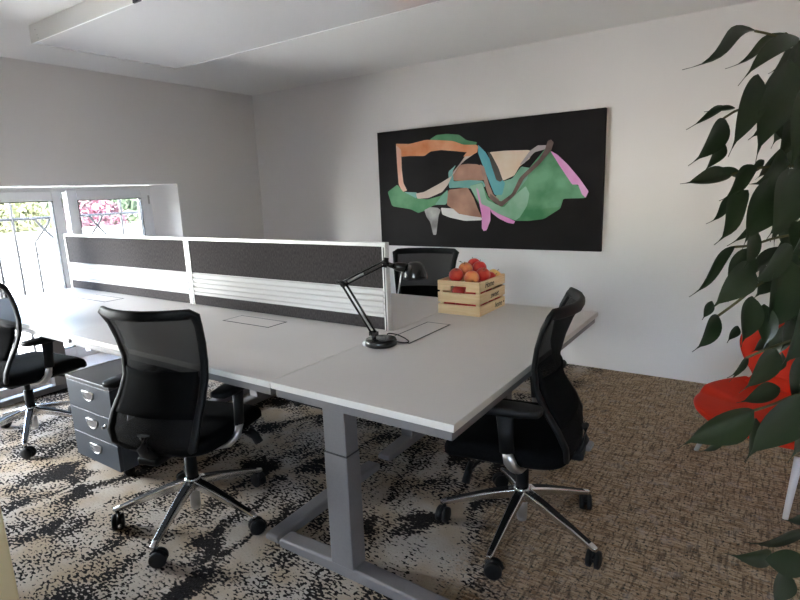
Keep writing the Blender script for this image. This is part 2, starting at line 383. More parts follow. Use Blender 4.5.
mesh_obj('bars', m_, M['iron'], ff); m_ = MB()
for z in (.3, .6, .92): m_.cyl((0, -.4, z), (0, 2.6, z), .012, n=6)
mesh_obj('rails', m_, M['iron'], ff)

# ------------------------------------------------------------------ painting
PX0, PX1, PZ0, PZ1 = -2.283, -.298, .905, 1.918
PY = YB - .032
art = thing('painting', 'large black canvas with abstract orange, green and pink shapes on the wall', 'painting', ((PX0 + PX1) / 2, YB, PZ0))
oc = ((PX0 + PX1) / 2, YB, PZ0)
mesh_obj('canvas', MB().box(PX0 - oc[0], PX1 - oc[0], PY - YB, 0, 0, PZ1 - PZ0), M['canvas'], art, .003)
layer = [0]
PC = {}
def paint(c, c2, sc=(5, 5, 5)):
    k = (c, c2)
    if k not in PC: PC[k] = mat('paint_%d' % len(PC), c, .6, spec=.3, noise=(sc, 1.0, c2), bump=(90, .2, .001))
    return PC[k]
blobs = []
def blob(ox, oy, pts, c, c2, s=6.6667, sc=(5, 5, 5)):
    """a brushed shape; pts are (x, y) on a close-up of the photograph with origin ox, oy"""
    layer[0] += 1; y = PY - .0004 * layer[0]
    P = [at_y(ox + a / s, oy + b / s, PY) for a, b in pts]
    # soften corners once
    Q = []
    for i in range(len(P)):
        a, b = P[i], P[(i + 1) % len(P)]; Q += [a.lerp(b, .08), a.lerp(b, .92)]
    blobs.append(([(q.x - oc[0], y - oc[1], q.z - oc[2]) for q in Q], paint(c, c2, sc)))
G1, G2 = (.045, .20, .085), (.13, .33, .17)
O1, O2 = (.62, .20, .07), (.74, .36, .20)
T1, T2 = (.13, .36, .36), (.22, .46, .40)
P1, P2 = (.66, .22, .54), (.72, .38, .64)
B1, B2 = (.30, .15, .11), (.48, .27, .19)
A = (375, 120); B = (490, 120); C3 = (375, 165); D4 = (460, 165)
blob(*A, [(365, 130), (410, 100), (480, 92), (560, 98), (610, 135), (680, 148), (670, 175), (520, 160), (400, 145)], G1, G2)
blob(*A, [(138, 158), (230, 160), (340, 132), (440, 135), (520, 140), (590, 165), (680, 165), (690, 190), (610, 215), (540, 208), (440, 200), (370, 210), (330, 240), (240, 240), (175, 245), (150, 200)], O1, O2)
blob(*A, [(140, 165), (175, 200), (178, 320), (190, 420), (215, 470), (185, 480), (158, 430), (148, 300)], (.70, .36, .24), (.74, .48, .38))
blob(*C3, [(85, 180), (150, 130), (190, 180), (280, 190), (275, 220), (350, 230), (440, 205), (485, 165), (485, 225), (450, 260), (390, 270), (330, 305), (290, 320), (240, 295), (115, 275)], G1, G2)
blob(*C3, [(195, 180), (280, 183), (285, 210), (275, 222)], T1, T2)
blob(*C3, [(400, 265), (445, 205), (485, 165), (490, 240), (470, 265)], (.20, .42, .34), (.16, .36, .26))
blob(*A, [(520, 345), (560, 300), (620, 292), (680, 295), (720, 310), (735, 360), (745, 400), (640, 405), (525, 405)], B1, B2)
blob(*A, [(490, 345), (540, 300), (520, 340), (525, 410), (630, 400), (720, 405), (740, 440), (690, 470), (630, 455), (560, 450), (495, 455)], T1, T2)
blob(*C3, [(490, 165), (620, 150), (660, 220), (690, 300), (715, 350), (600, 345), (540, 310), (480, 265)], B1, B2)
blob(*C3, [(440, 285), (520, 290), (560, 325), (640, 340), (715, 350), (715, 368), (600, 372), (500, 350), (450, 330)], (.62, .62, .62), (.72, .72, .72))
blob(*C3, [(330, 300), (370, 280), (420, 285), (440, 300), (425, 340), (410, 465), (390, 465), (370, 380), (345, 345)], (.50, .50, .50), (.14, .13, .13))
blob(*D4, [(65, 140), (150, 115), (165, 160), (190, 215), (240, 260), (280, 275), (350, 220), (400, 130), (470, 40), (500, 0), (640, 0), (690, 30), (760, 130), (800, 215), (690, 225), (670, 290), (560, 360), (460, 372), (370, 372), (260, 330), (200, 290), (150, 290), (110, 230)], G1, G2)
blob(*B, [(240, 350), (280, 300), (350, 215), (370, 190), (420, 215), (480, 320), (560, 420), (640, 470), (640, 520), (480, 525), (470, 580), (260, 600), (180, 560)], (.05, .21, .09), (.16, .37, .22))
blob(*D4, [(285, 110), (350, 90), (410, 10), (470, 20), (450, 90), (400, 160), (350, 230), (285, 270), (230, 235)], (.15, .34, .22), (.22, .44, .34))
blob(*D4, [(65, 140), (150, 118), (180, 230), (290, 285), (380, 190), (440, 140), (465, 190), (450, 270), (400, 350), (370, 370), (250, 320), (200, 290), (160, 280), (110, 220)], (.20, .42, .27), (.34, .55, .44))
blob(*A, [(690, 170), (620, 215), (570, 290), (520, 370), (440, 420), (330, 480), (275, 490), (285, 525), (360, 520), (450, 480), (490, 430), (530, 340), (600, 270), (680, 215)], (.55, .44, .40), (.66, .56, .50))
blob(*A, [(690, 170), (625, 200), (590, 245), (640, 240), (685, 215)], O1, O2)
blob(*D4, [(110, 150), (125, 165), (145, 260), (205, 285), (205, 370), (180, 435), (160, 440), (148, 420), (148, 340)], P1, P2)
blob(*D4, [(200, 290), (260, 325), (330, 355), (370, 375), (360, 392), (320, 385), (260, 355), (215, 320)], P1, P2)
blob(*A, [(690, 165), (740, 215), (790, 300), (830, 370), (870, 420), (850, 500), (800, 500), (760, 400), (720, 300), (690, 220)], (.07, .30, .38), (.13, .40, .44))
blob(*A, [(700, 295), (730, 310), (760, 420), (790, 495), (830, 530), (820, 545), (760, 510), (735, 430)], (.22, .12, .09), (.40, .25, .20))
blob(*B, [(0, 215), (100, 205), (270, 200), (270, 255), (200, 310), (165, 370), (90, 405), (70, 350), (20, 250)], (.70, .52, .38), (.76, .66, .56))
blob(*B, [(-15, 210), (10, 225), (60, 320), (88, 400), (70, 412), (45, 400), (15, 310)], (.05, .045, .04), (.10, .09, .08))
blob(*B, [(270, 205), (320, 170), (375, 168), (390, 185), (355, 200), (300, 215), (230, 290), (200, 300)], (.36, .30, .32), (.45, .40, .40))
blob(*B, [(405, 205), (450, 230), (520, 295), (600, 390), (660, 475), (640, 518), (615, 495), (590, 430), (550, 430), (470, 310)], P1, P2)
blob(*B, [(388, 140), (410, 130), (428, 150), (410, 205), (330, 300), (230, 390), (170, 500), (80, 580), (0, 525), (5, 490), (75, 545), (150, 490), (200, 385), (330, 260), (370, 195)], (.085, .055, .048), (.21, .145, .125))
bmb = MB(); bm_mats = []
for pts, m_ in blobs:
    if m_ not in bm_mats: bm_mats.append(m_)
    bmb.add(pts, [tuple(range(len(pts)))], bm_mats.index(m_))
ao = mesh_obj('painted_shapes', bmb, bm_mats, art, recalc=False)
for e in (1,):
    bm = bmesh.new(); bm.from_mesh(ao.data); bmesh.ops.triangulate(bm, faces=bm.faces, ngon_method='EAR_CLIP'); bm.to_mesh(ao.data); bm.free()

# ------------------------------------------------------------------ ceiling panel
cp = thing('ceiling_panel', 'flat white glass fronted heating panel with white rim under the ceiling', 'heater', (-1.8, .875, HC - .1))
CX0, CX1, CY0, CY1 = -3.01, -.45, .39, 1.36
mb = MB(); a0, a1, b0, b1 = CX0 + 1.8, CX1 + 1.8, CY0 - .875, CY1 - .875; t = .012
mb.box(a0, a1, b0, b0 + t, 0, .099); mb.box(a0, a1, b1 - t, b1, 0, .099); mb.box(a0, a0 + t, b0 + t, b1 - t, 0, .099); mb.box(a1 - t, a1, b0 + t, b1 - t, 0, .099)
mesh_obj('casing', mb, M['panelside'], cp, .002)
mesh_obj('glass_front', MB().box(a0 + t, a1 - t, b0 + t, b1 - t, .004, .014), M['panel'], cp)
mb = MB()
for (x, z) in ((-2.935, .064), (-2.92, .034), (-2.912, .014)): mb.cyl((x + 1.8, b0 - .0015, z), (x + 1.8, b0 + .002, z), .004, n=10)
[mesh_obj('screw', q_, M['satin'], cp) for q_ in mb.pieces()]
mesh_obj('clip', MB().box(.86 - 1.02 + .04, .86 - .92 + .0, b0 - .006, b0 + .004, -.004, .012), M['groove'], cp)

# ------------------------------------------------------------------ desks
ZT = .74; TH = .025
def desk_legs(root, along, cx_list, lo, hi, mid, sect=(.05, .035)):
    """along='y': feet run along y; cx_list = positions across"""
    for c in cx_list:
        def bx(m, a0, a1, b0, b1, z0, z1):        # a across, b along
            if along == 'y': m.box(a0, a1, b0, b1, z0, z1)
            else: m.box(b0, b1, a0, a1, z0, z1)
        lg = MB(); bx(lg, c - sect[1] - .003, c + sect[1] + .003, mid - sect[0] - .003, mid + sect[0] + .003, .045, .495)
        lo_ = mesh_obj('leg', lg, M['steel'], root, .006)
        up = MB(); bx(up, c - sect[1], c + sect[1], mid - sect[0], mid + sect[0], .497, ZT - TH)
        mesh_obj('leg_sleeve', up, M['steel'], lo_, .005)
        gr = MB(); bx(gr, c - sect[1] - .002, c + sect[1] + .002, mid - sect[0] - .002, mid + sect[0] + .002, .494, .4985)
        mesh_obj('joint_ring', gr, M['groove'], lo_)
        ft = MB(); w = .036
        prof = [(lo, .012, .034), (lo + .012, .004, .040), (mid - .09, .004, .050), (mid + .09, .004, .050), (hi - .012, .004, .040), (hi, .012, .034)]
        rings = []
        for (b, z0, z1) in prof:
            q = [(c - w, z0), (c + w, z0), (c + w, z1 - .006), (c + w - .008, z1), (c - w + .008, z1), (c - w, z1 - .006)]
            rings.append([(a, b, z) if along == 'y' else (b, a, z) for a, z in q])
        ft.loft(rings, smooth=False); fo = mesh_obj('foot', ft, M['steel'], root, .003)
        gl = MB()
        for b in (lo + .05, hi - .05):
            q = (c, b) if along == 'y' else (b, c)
            gl.cyl((q[0], q[1], 0), (q[0], q[1], .006), .02, n=12)
        [mesh_obj('glide', q_, M['black'], fo) for q_ in gl.pieces()]
def hatch(root, x0, x1, y0, y1):
    z = ZT; g = .008; m = MB()
    m.box(x0, x1, y0, y0 + g, z - .004, z + .0012); m.box(x0, x1, y1 - g, y1, z - .004, z + .0012); m.box(x0, x0 + g, y0 + g, y1 - g, z - .004, z + .0012); m.box(x1 - g, x1, y0 + g, y1 - g, z - .004, z + .0012)
    h = mesh_obj('cable_hatch', MB().box(x0 + g, x1 - g, y0 + g, y1 - g, z - .004, z + .0016), M['desk'], root)
    mesh_obj('hatch_gap', m, M['groove'], h)
def desk(x0, x1, y0, y1, label, along, legs, lo, hi, mid, hatchbox=None, group='white desks pushed together'):
    root = thing('office_desk', label, 'desk', (0, 0, 0), 0, group)
    ix, iy = (x0 + x1) / 2, (y0 + y1) / 2; root.location = (ix, iy, 0)
    sub = bpy.data.objects
    tp = MB().box(x0 - ix, x1 - ix, y0 - iy, y1 - iy, ZT - TH + .0002, ZT); 
    t = mesh_obj('tabletop', tp, [M['desk'], M['edge']], root, .0015)
    for p_ in t.data.polygons:
        if abs(p_.normal.z) < .5: p_.material_index = 1
    fr = MB(); e = .012; z0, z1 = ZT - TH - .034, ZT - TH
    fr.box(x0 - ix + e, x1 - ix - e, y0 - iy + e, y0 - iy + e + .04, z0, z1); fr.box(x0 - ix + e, x1 - ix - e, y1 - iy - e - .04, y1 - iy - e, z0, z1)
    fr.box(x0 - ix + e, x0 - ix + e + .04, y0 - iy + e + .04, y1 - iy - e - .04, z0, z1); fr.box(x1 - ix - e - .04, x1 - ix - e, y0 - iy + e + .04, y1 - iy - e - .04, z0, z1)
    mesh_obj('underframe', fr, M['steel'], root, .003)
    if along == 'y': desk_legs(root, 'y', [c - ix for c in legs], lo - iy, hi - iy, mid - iy)
    else: desk_legs(root, 'x', [c - iy for c in legs], lo - ix, hi - ix, mid - ix)
    if hatchbox: hatch(root, hatchbox[0] - ix, hatchbox[1] - ix, hatchbox[2] - iy, hatchbox[3] - iy)
    return root
XA, XB, XC = -.757, -2.262, -3.855
d_end = desk(-.753, 0, 0, 1.6, 'white desk with the apple crate, set across the end of the double row', 'x', [.085, 1.50], -.84 + .0, .02, -.505, (-.70, -.565, .645, 1.02))
d_n1 = desk(XB + .002, XA, 0, .797, 'white desk in front of the screen, behind the middle office chair', 'y', [-.885, -2.15], .05, .76, .53, (-1.735, -1.375, .565, .70))
d_n2 = desk(XC, XB - .002, 0, .797, 'white desk in front of the screen, nearest the window', 'y', [-2.36, -3.72], .05, .76, .53, (-3.325, -2.955, .565, .70))
d_f1 = desk(XB + .002, XA, .803, 1.6, 'white desk behind the screen, next to the crate desk', 'y', [-.885, -2.15], .84, 1.55, 1.12, (-1.735, -1.375, .90, 1.035))
d_f2 = desk(XC, XB - .002, .803, 1.6, 'white desk behind the screen, nearest the window', 'y', [-2.36, -3.72], .84, 1.55, 1.12, (-3.325, -2.955, .90, 1.035))
# black control box hanging under the middle desk
a, b = at_z(284, 403, .64), at_z(317, 411, .64)
ix, iy = -.3765, .8
cb = MB().box(a.x - ix, b.x - ix + .03, a.y + .01 - iy, a.y + .16 - iy, .645, .7145)
cbo = mesh_obj('control_box', cb, M['black'], d_end, .004)
mesh_obj('socket', MB().box(a.x - ix + .03, a.x - ix + .05, a.y + .02 - iy, a.y + .04 - iy, .628, .646), M['black'], cbo)

# ------------------------------------------------------------------ desk screens
def screen(x0, x1, label, e0, e1):
    cx = (x0 + x1) / 2; r = thing('desk_screen', label, 'desk divider', (cx, .8, ZT), 0, 'fabric screens between the desks')
    h = .408; T = .016; a, b = x0 - cx, x1 - cx
    z1, z2, z3 = .062, .206, .385
    for (s0, s1) in ((a, a + .022), (b - .022, b)):
        m = MB(); m.box(s0, s1, -T, T, 0, h - .001)
        po = mesh_obj('post', m, M['alu'], r, .002)
        mesh_obj('post_slot', MB().box(s0 + .008, s0 + .014, -T - .0008, -T + .001, .0, h - .004), M['groove'], po)
    mesh_obj('top_rail', MB().box(a, b, -T, T, h - .001, h + .018), M['alu'], r, .002)
    mesh_obj('fabric_panel', MB().box(a + .022, b - .022, -.012, .012, z2, h - .001), M['tweed'], r)
    mesh_obj('fabric_skirt', MB().box(a + .022, b - .022, -.012, .012, .002, z1), M['tweed'], r)
    # slotted tool rail: five louvres, both sides
    m = MB(); n = 5; hh = (z2 - z1) / n
    for sgn in (-1, 1):
        for k in range(n):
            zb = z1 + k * hh
            pr = [(.004, zb), (.0145, zb + .003), (.0165, zb + hh * .62), (.010, zb + hh * .80), (.004, zb + hh * .82)]
            ring0 = [(a + .022, sgn * p_[0], p_[1]) for p_ in pr]; ring1 = [(b - .022, sgn * p_[0], p_[1]) for p_ in pr]
            m.loft([ring0, ring1], smooth=False)
    m.box(a + .022, b - .022, -.005, .005, z1, z2)
    mesh_obj('tool_rail', m, M['slat'], r)
    m = MB()
    for (s0) in (a + .022, b - .022):
        for k in range(n): m.cyl((s0, -T - .003, z1 + (k + .42) * hh), (s0, -T + .002, z1 + (k + .42) * hh), .006, n=10)
    [mesh_obj('end_cap', q_, M['satin'], r) for q_ in m.pieces()]
    return r
screen(-3.868, -2.309, 'charcoal fabric desk screen with white slatted band, on the window side', 0, 0)
screen(-2.303, -.776, 'charcoal fabric desk screen with white slatted band, behind the black desk lamp', 0, 0)

# ------------------------------------------------------------------ office chair
def make_chair(label):
    t = thing('office_chair', label, 'chair', (0, 0, 0), 0, 'black mesh office chairs')
    # star base with five arms, casters below it
    mb = MB(); mb.lathe([(.0, .135), (.028, .135), (.036, .145), (.036, .192), (.030, .200), (.0, .202)], n=20)
    ins = MB()
    for k in range(5):
        a = 2 * PI * k / 5; d = Vector((math.cos(a), math.sin(a), 0)); q = Vector((-d.y, d.x, 0)); rings = []
        for (r, w, z0, z1) in ((.022, .023, .150, .192), (.12, .020, .130, .166), (.22, .0165, .106, .133), (.33, .0135, .076, .095), (.343, .009, .076, .092)):
            c = d * r
            rings.append([c - q * w * .8 + Vector((0, 0, z0)), c + q * w * .8 + Vector((0, 0, z0)), c + q * w + Vector((0, 0, z1 - .006)), c + q * w * .7 + Vector((0, 0, z1)), c - q * w * .7 + Vector((0, 0, z1)), c - q * w + Vector((0, 0, z1 - .006))])
        mb.loft(rings, smooth=False)
        ri = []
        for (r, w, z) in ((.055, .013, .1832), (.12, .0125, .1662), (.22, .0105, .1332), (.315, .009, .0995)):
            c = d * r; ri.append([c - q * w + Vector((0, 0, z - .004)), c + q * w + Vector((0, 0, z - .004)), c + q * w + Vector((0, 0, z + .0008)), c - q * w + Vector((0, 0, z + .0008))])
        ins.loft(ri, smooth=False)
    base = mesh_obj('star_base', mb, M['chrome'], t, .003)
    [mesh_obj('arm_insert', q_, M['black'], base) for q_ in ins.pieces()]
    rr = random.Random(3)
    for k in range(5):
        a = 2 * PI * k / 5; sw = a + rr.uniform(-1.2, 1.2); cx, cy = .327 * math.cos(a), .327 * math.sin(a)
        ax = Vector((math.cos(sw), math.sin(sw), 0)); c = MB()
        off = Vector((-ax.y, ax.x, 0)) * .012
        for s in (-1, 1):
            p0 = Vector((0, 0, .033)) + off + ax * (s * .006); p1 = p0 + ax * (s * .019)
            c.tube([p0, p0 + ax * s * .002, p1 - ax * s * .003, p1], [.027, .033, .033, .027], 18)
        c.tube([Vector((0, 0, .030)) + off - ax * .008, Vector((0, 0, .030)) + off + ax * .008], .012, 10)
        c.tube([Vector((0, 0, .034)) + off * 1.0, Vector((0, 0, .056)), Vector((0, 0, .074))], [.010, .011, .008], 10)
        # hood over the wheels
        hood = []
        for i in range(7):
            th = PI * (.05 + .75 * i / 6); hood.append(Vector((0, 0, .030)) + off + Vector((-ax.y, ax.x, 0)) * (.033 * math.cos(th)) + Vector((0, 0, .033 * math.sin(th))))
        c.tube(hood, .003, 6, flat=.010, up=None)
        mesh_obj('caster', c, M['black'], base, loc=(cx, cy, 0))
    gl = MB(); gl.cyl((0, 0, .06), (0, 0, .15), .022, n=18); gl.cyl((0, 0, .19), (0, 0, .30), .026, n=18); gl.cyl((0, 0, .30), (0, 0, .40), .015, n=16)
    gl.cyl((0, 0, .045), (0, 0, .062), .018, .022, n=18)
    glo = mesh_obj('gas_lift', gl, [M['satin'], M['black']], t)
    for p_ in glo.data.polygons:
        if p_.center.z > .185: p_.material_index = 1
    # mechanism under the seat
    me = MB(); me.box(-.085, .085, -.13, .10, .355, .405); me.box(-.05, .05, -.24, -.10, .37, .405)
    mech = mesh_obj('tilt_mechanism', me, M['black'], t, .012, 3)
    dk = MB()
    for s in (-1, 1): dk.lathe([(.0, s * .102), (.026, s * .102), (.032, s * .096), (.032, s * .084), (.0, s * .084)], (0, .02, .375), 20, axis='x'); dk.lathe([(.0, s * .102), (.018, s * .102), (.022, s * .096), (.022, s * .084), (0, s * .084)], (0, .075, .38), 16, axis='x')
    [mesh_obj('pivot_disc', q_, M['satin'], mech) for q_ in dk.pieces()]
    for s in (-1, 1):
        lv = MB(); lv.tube([(s * .08, .10, .375), (s * .17, .13, .368), (s * .225, .145, .362)], .007, 8)
        lv.tube([(s * .205, .150, .366), (s * .235, .155, .345), (s * .250, .160, .312)], [.014, .013, .016], 10, flat=[.026, .024, .022], up=(0, 1, 0))
        mesh_obj('lever', lv, M['black'], t)
    # seat
    def seat_ring(sc, z, dz_front):
        ring = []
        n = 40
        for k in range(n):
            a = 2 * PI * k / n; ca, sa = math.cos(a), math.sin(a); e = .42
            x = math.copysign(abs(ca) ** e, ca) * .25 * sc; y = math.copysign(abs(sa) ** e, sa) * .245 * sc
            f = max(0, (y - .10) / .145)
            ring.append((x, y + .035, z - dz_front * f * f - .006 * (1 - (x / .25) ** 2)))
        return ring
    st = MB(); st.loft([seat_ring(.80, .405, .03), seat_ring(.95, .41, .035), seat_ring(1.0, .425, .038), seat_ring(1.0, .45, .04), seat_ring(.965, .468, .04), seat_ring(.85, .476, .035), seat_ring(.45, .472, .012), seat_ring(.1, .470, 0)])
    so = mesh_obj('seat', st, M['softblk'], t)
    sp = MB(); sp.loft([seat_ring(.5, .388, .0), seat_ring(.84, .394, .02), seat_ring(.92, .410, .03), seat_ring(.8, .412, .03)])
    mesh_obj('seat_pan', sp, M['black'], t)
    # backrest: S-profile side rails, top rail bowed backwards
    prof = [(.425, .150, -.185), (.445, .192, -.198), (.49, .206, -.196), (.55, .206, -.168), (.62, .199, -.122), (.69, .194, -.088), (.77, .197, -.080), (.85, .206, -.092), (.92, .215, -.112), (.968, .224, -.136)]
    def bow(z, u):         # extra set-back across the width, u in -1..1
        k = .030 + .045 * max(0, min(1, (z - .5) / .45)); return -k * (1 - u * u)
    fr = MB()
    rail = []
    for s in (1, -1):
        pts = [Vector((s * w, y, z)) for z, w, y in prof]
        pts = pts if s > 0 else pts[::-1]
        rail += pts
        if s > 0:
            for u in (.93, .75, .5, .2, -.2, -.5, -.75, -.93): rail.append(Vector((.224 * u, -.136 + bow(.97, u), .974 - .0 * (1 - u * u))))
        else:
            for u in (-.7, -.3, .3, .7): rail.append(Vector((.15 * u, -.185 + bow(.43, u) * .6, .422)))
    K = len(rail); rings = []; n = 12
    cen = Vector((0, -.2, .72))
    for i in range(K):
        tg = (rail[(i + 1) % K] - rail[i - 1]).normalized()
        back = Vector((0, -1, 0)); back = (back - tg * back.dot(tg)).normalized(); side = tg.cross(back)
        top = rail[i].z > .96; bot = rail[i].z < .46
        ra = .010 if not top else .011; rb = .021 if top else (.017 if not bot else .018)
        rings.append([rail[i] + back * (ra * math.copysign(abs(math.cos(2 * PI * k / n)) ** .7, math.cos(2 * PI * k / n))) + side * (rb * math.copysign(abs(math.sin(2 * PI * k / n)) ** .7, math.sin(2 * PI * k / n))) for k in range(n)])
    fr.loft(rings, loop=True)
    bf = mesh_obj('back_frame', fr, M['black'], t)
    nm = MB(); NU, rows = 14, []
    for z, w, y in prof: rows.append([(w * (2 * j / NU - 1), y + bow(z, 2 * j / NU - 1), z) for j in range(NU + 1)])
    nm.loft(rows, closed=False, cap=False); mesh_obj('back_mesh', nm, M['net'], t, recalc=False)
    # lumbar pad and spine behind the net
    sp = MB(); sp.tube([(0, -.10, .392), (0, -.16, .392), (0, -.225, .405), (0, -.240, .44), (0, -.238, .50)], [.014] * 5, 10, flat=[.05, .05, .045, .04, .03], up=(0, 0, 1))
    mesh_obj('back_bracket', sp, M['black'], t)
    lb = MB(); rows = []
    for i in range(7):
        z = .56 + .17 * i / 6
        # follow the net a little in front of it
        for j in range(len(prof) - 1):
            if prof[j][0] <= z <= prof[j + 1][0]:
                f = (z - prof[j][0]) / (prof[j + 1][0] - prof[j][0]); yy = prof[j][2] * (1 - f) + prof[j + 1][2] * f; ww = prof[j][1] * (1 - f) + prof[j + 1][1] * f
        rows.append([(ww * .92 * u, yy + bow(z, u * .92) - .010, z) for u in [q / 8 - 1 for q in range(17)]])
    lb.loft(rows, closed=False, cap=False)
    lo_ = mesh_obj('lumbar_support', lb, M['softblk'], t, recalc=False); sd = lo_.modifiers.new('th', 'SOLIDIFY'); sd.thickness = .006
    # armrests
    for s in (-1, 1):
        ar = MB(); ar.tube([(s * .07, -.03, .385), (s * .16, -.03, .375), (s * .235, -.025, .395), (s * .268, -.015, .43), (s * .276, -.005, .48)], [.014, .014, .015, .016, .016], 12, flat=[.026, .028, .03, .03, .027], up=(0, 0, 1))
        arm = mesh_obj('armrest', ar, M['satin'], t)
        po = MB(); po.tube([(s * .276, -.005, .478), (s * .277, .0, .54), (s * .277, .005, .63)], [.016, .016, .018], 12, flat=[.028, .027, .032], up=(1, 0, 0))
        mesh_obj('arm_post', po, M['black'], arm)
        pd = MB(); rings = []
        for (y, w, z0, z1) in ((-.135, .018, .636, .652), (-.125, .036, .630, .658), (-.06, .043, .624, .660), (.05, .043, .624, .660), (.115, .038, .630, .656), (.128, .022, .636, .650)):
            rings.append([(s * .272 + w * math.copysign(abs(math.cos(q)) ** .5, math.cos(q)), y + .01, (z0 + z1) / 2 + (z1 - z0) / 2 * math.copysign(abs(math.sin(q)) ** .5, math.sin(q))) for q in [2 * PI * k / 16 for k in range(16)]])
        pd.loft(rings); mesh_obj('arm_pad', pd, M['black'], arm)
    return t, base
chair0, base0 = make_chair('black office chair with its mesh back to the camera, beside the drawer unit')
def set_base(root, rot):
    for o in COL.objects:
        if o.parent == root and o.name.startswith('star_base'): o.rotation_euler.z = rot
R_ = math.radians
def pose(root, x, y, yaw, base_rot):
    root.location = (x, y, 0); root.rotation_euler.z = R_(yaw - 90); set_base(root, R_(base_rot - yaw + 90))
cR = dup(chair0, (0, 0, 0), 0, 'black office chair seen from the side, tucked under the desk with the crate')
cF = dup(chair0, (0, 0, 0), 0, 'black office chair cut off by the picture edge, nearest the window')
cA = dup(chair0, (0, 0, 0), 0, 'black office chair behind the desk lamp, its back below the painting')
cB = dup(chair0, (0, 0, 0), 0, 'black office chair hidden behind the screens, only its back rim showing')
pose(chair0, -1.325, .012, 106, 8.5)
pose(cR, -.050, .665, 189, 55)
pose(cF, -2.95, .03, 97, -30)
a, b = at_z(398, 249, .99), at_z(455, 249, .99); mid = (a + b) / 2; yw = math.degrees(math.atan2((b - a).y, (b - a).x)) - 90
fd = Vector((math.cos(R_(yw)), math.sin(R_(yw)), 0)); q = mid + fd * .16
pose(cA, q.x, q.y, yw, 20)
q = at_z(262, 243, .99); pose(cB, q.x + .03, q.y - .22, -86, 50)

# ------------------------------------------------------------------ drawer pedestal
pd = thing('drawer_pedestal', 'dark slate three drawer pedestal on castors under the desk', 'drawer unit', (-2.115, .24, 0))
w2, y0, y1 = .215, -.25, .28
mesh_obj('body', MB().box(-w2, w2, y0 + .02, y1, .06, .495), M['navy'], pd, .003)
mesh_obj('top', MB().box(-w2 - .002, w2 + .002, y0, y1 + .002, .4955, .515), M['navytop'], pd, .003)
zs = [(.345, .493), (.205, .342), (.062, .202)]
for i, (a, b) in enumerate(zs):
    dm = MB().box(-w2, w2, y0, y0 + .0195, a, b); dr = mesh_obj('drawer', dm, M['navy'], pd, .002)
    # half-moon recessed pull with chrome rim
    hx, hz = .0, b - .040; m = MB(); n = 20
    outer = [(hx + .052 * math.cos(PI + PI * k / n), y0 - .003, hz + .046 * math.sin(PI + PI * k / n)) for k in range(n + 1)]
    m.tube(outer + [], .0035, 8); m.tube([(hx - .052, y0 - .003, hz), (hx + .052, y0 - .003, hz)], .0035, 8)
    cup = [[(hx + .050 * s_ * math.cos(PI + PI * k / n), y0 - .001 - .010 * (1 - s_), hz + .044 * s_ * math.sin(PI + PI * k / n)) for k in range(n + 1)] for s_ in (1, .7, .4, .05)]
    ho = mesh_obj('handle', m, M['satin'], dr)
    m = MB(); m.loft(cup, closed=False, cap=False); mesh_obj('handle_cup', m, M['steel'], ho)
lk = MB(); lk.lathe([(0, -.008), (.009, -.008), (.010, -.006), (.010, .004), (0, .004)], (.14, y0 - .002, .295), 16, axis='y')
lk.box(.138, .142, y0 - .022, y0 - .008, .288, .302); mesh_obj('lock', lk, M['chrome'], pd)
for sx_ in (-1, 1):
    for yy in (y0 + .07, y1 - .06):
        c = MB(); c.tube([(sx_ * .16 - .012, yy, .025), (sx_ * .16 + .012, yy, .025)], .025, 16); c.cyl((sx_ * .16, yy + .01, .03), (sx_ * .16, yy + .01, .061), .010, n=10)
        mesh_obj('caster', c, M['black'], pd)

# ------------------------------------------------------------------ desk lamp
U = Vector((.827, .563, 0))
LB = Vector((-.668, .572, ZT))
lamp = thing('desk_lamp', 'black jointed desk lamp on a round base, in front of the screen end', 'lamp', LB)
def L(u, v, off=0): return U * u + Vector((0, 0, v)) + Vector((-U.y, U.x, 0)) * off
m = MB(); m.lathe([(.0, .0), (.064, .0), (.070, .004), (.070, .022), (.066, .029), (.055, .032), (.0, .032)], n=40)
bs = mesh_obj('base', m, M['gloss'], lamp)
m = MB(); m.lathe([(0, .0), (.012, .0), (.012, .004), (0, .004)], (-.052, -.05, .012), 12, axis='y'); mesh_obj('switch', m, M['whitemetal'], bs)
m = MB(); m.cyl(L(-.03, .03), L(-.03, .05), .010, n=14); m.lathe([(0, -.012), (.012, -.012), (.012, .012), (0, .012)], L(-.03, .055), 14, axis='y'); m.box(-.042, -.008, -.03, -.004, .045, .062)
mesh_obj('base_joint', m, M['gloss'], lamp)
J0, J1, J2 = (-.030, .056), (-.150, .280), (.034, .364)
def arm(p0, p1, gap, name):
    d = Vector((p1[0] - p0[0], p1[1] - p0[1])); nrm = Vector((-d.y, d.x)).normalized() * gap; m = MB()
    for s in (-1, 1):
        for off in (-.007, .007):
            m.tube([L(p0[0] + nrm.x * s, p0[1] + nrm.y * s, off), L(p1[0] + nrm.x * s, p1[1] + nrm.y * s, off)], .0038, 8)
    a_ = mesh_obj(name, m, M['gloss'], lamp)
    sp = MB(); pts = []
    for i in range(140):
        f = .10 + .38 * i / 139; a0 = 2 * PI * 22 * i / 139; c = L(p0[0] + d.x * f, p0[1] + d.y * f)
        pts.append(c + L(nrm.x / gap * .0045 * math.cos(a0), nrm.y / gap * .0045 * math.cos(a0), .0045 * math.sin(a0)))
    sp.tube(pts, .0011, 5); mesh_obj('spring', sp, M['satin'], a_)
arm(J0, J1, .009, 'lower_arm'); arm(J1, J2, .009, 'upper_arm')
m = MB()
for J in (J1, J2):
    c0, c1 = L(J[0], J[1], -.016), L(J[0], J[1], .016); m.tube([c0, c1], .014, 14)
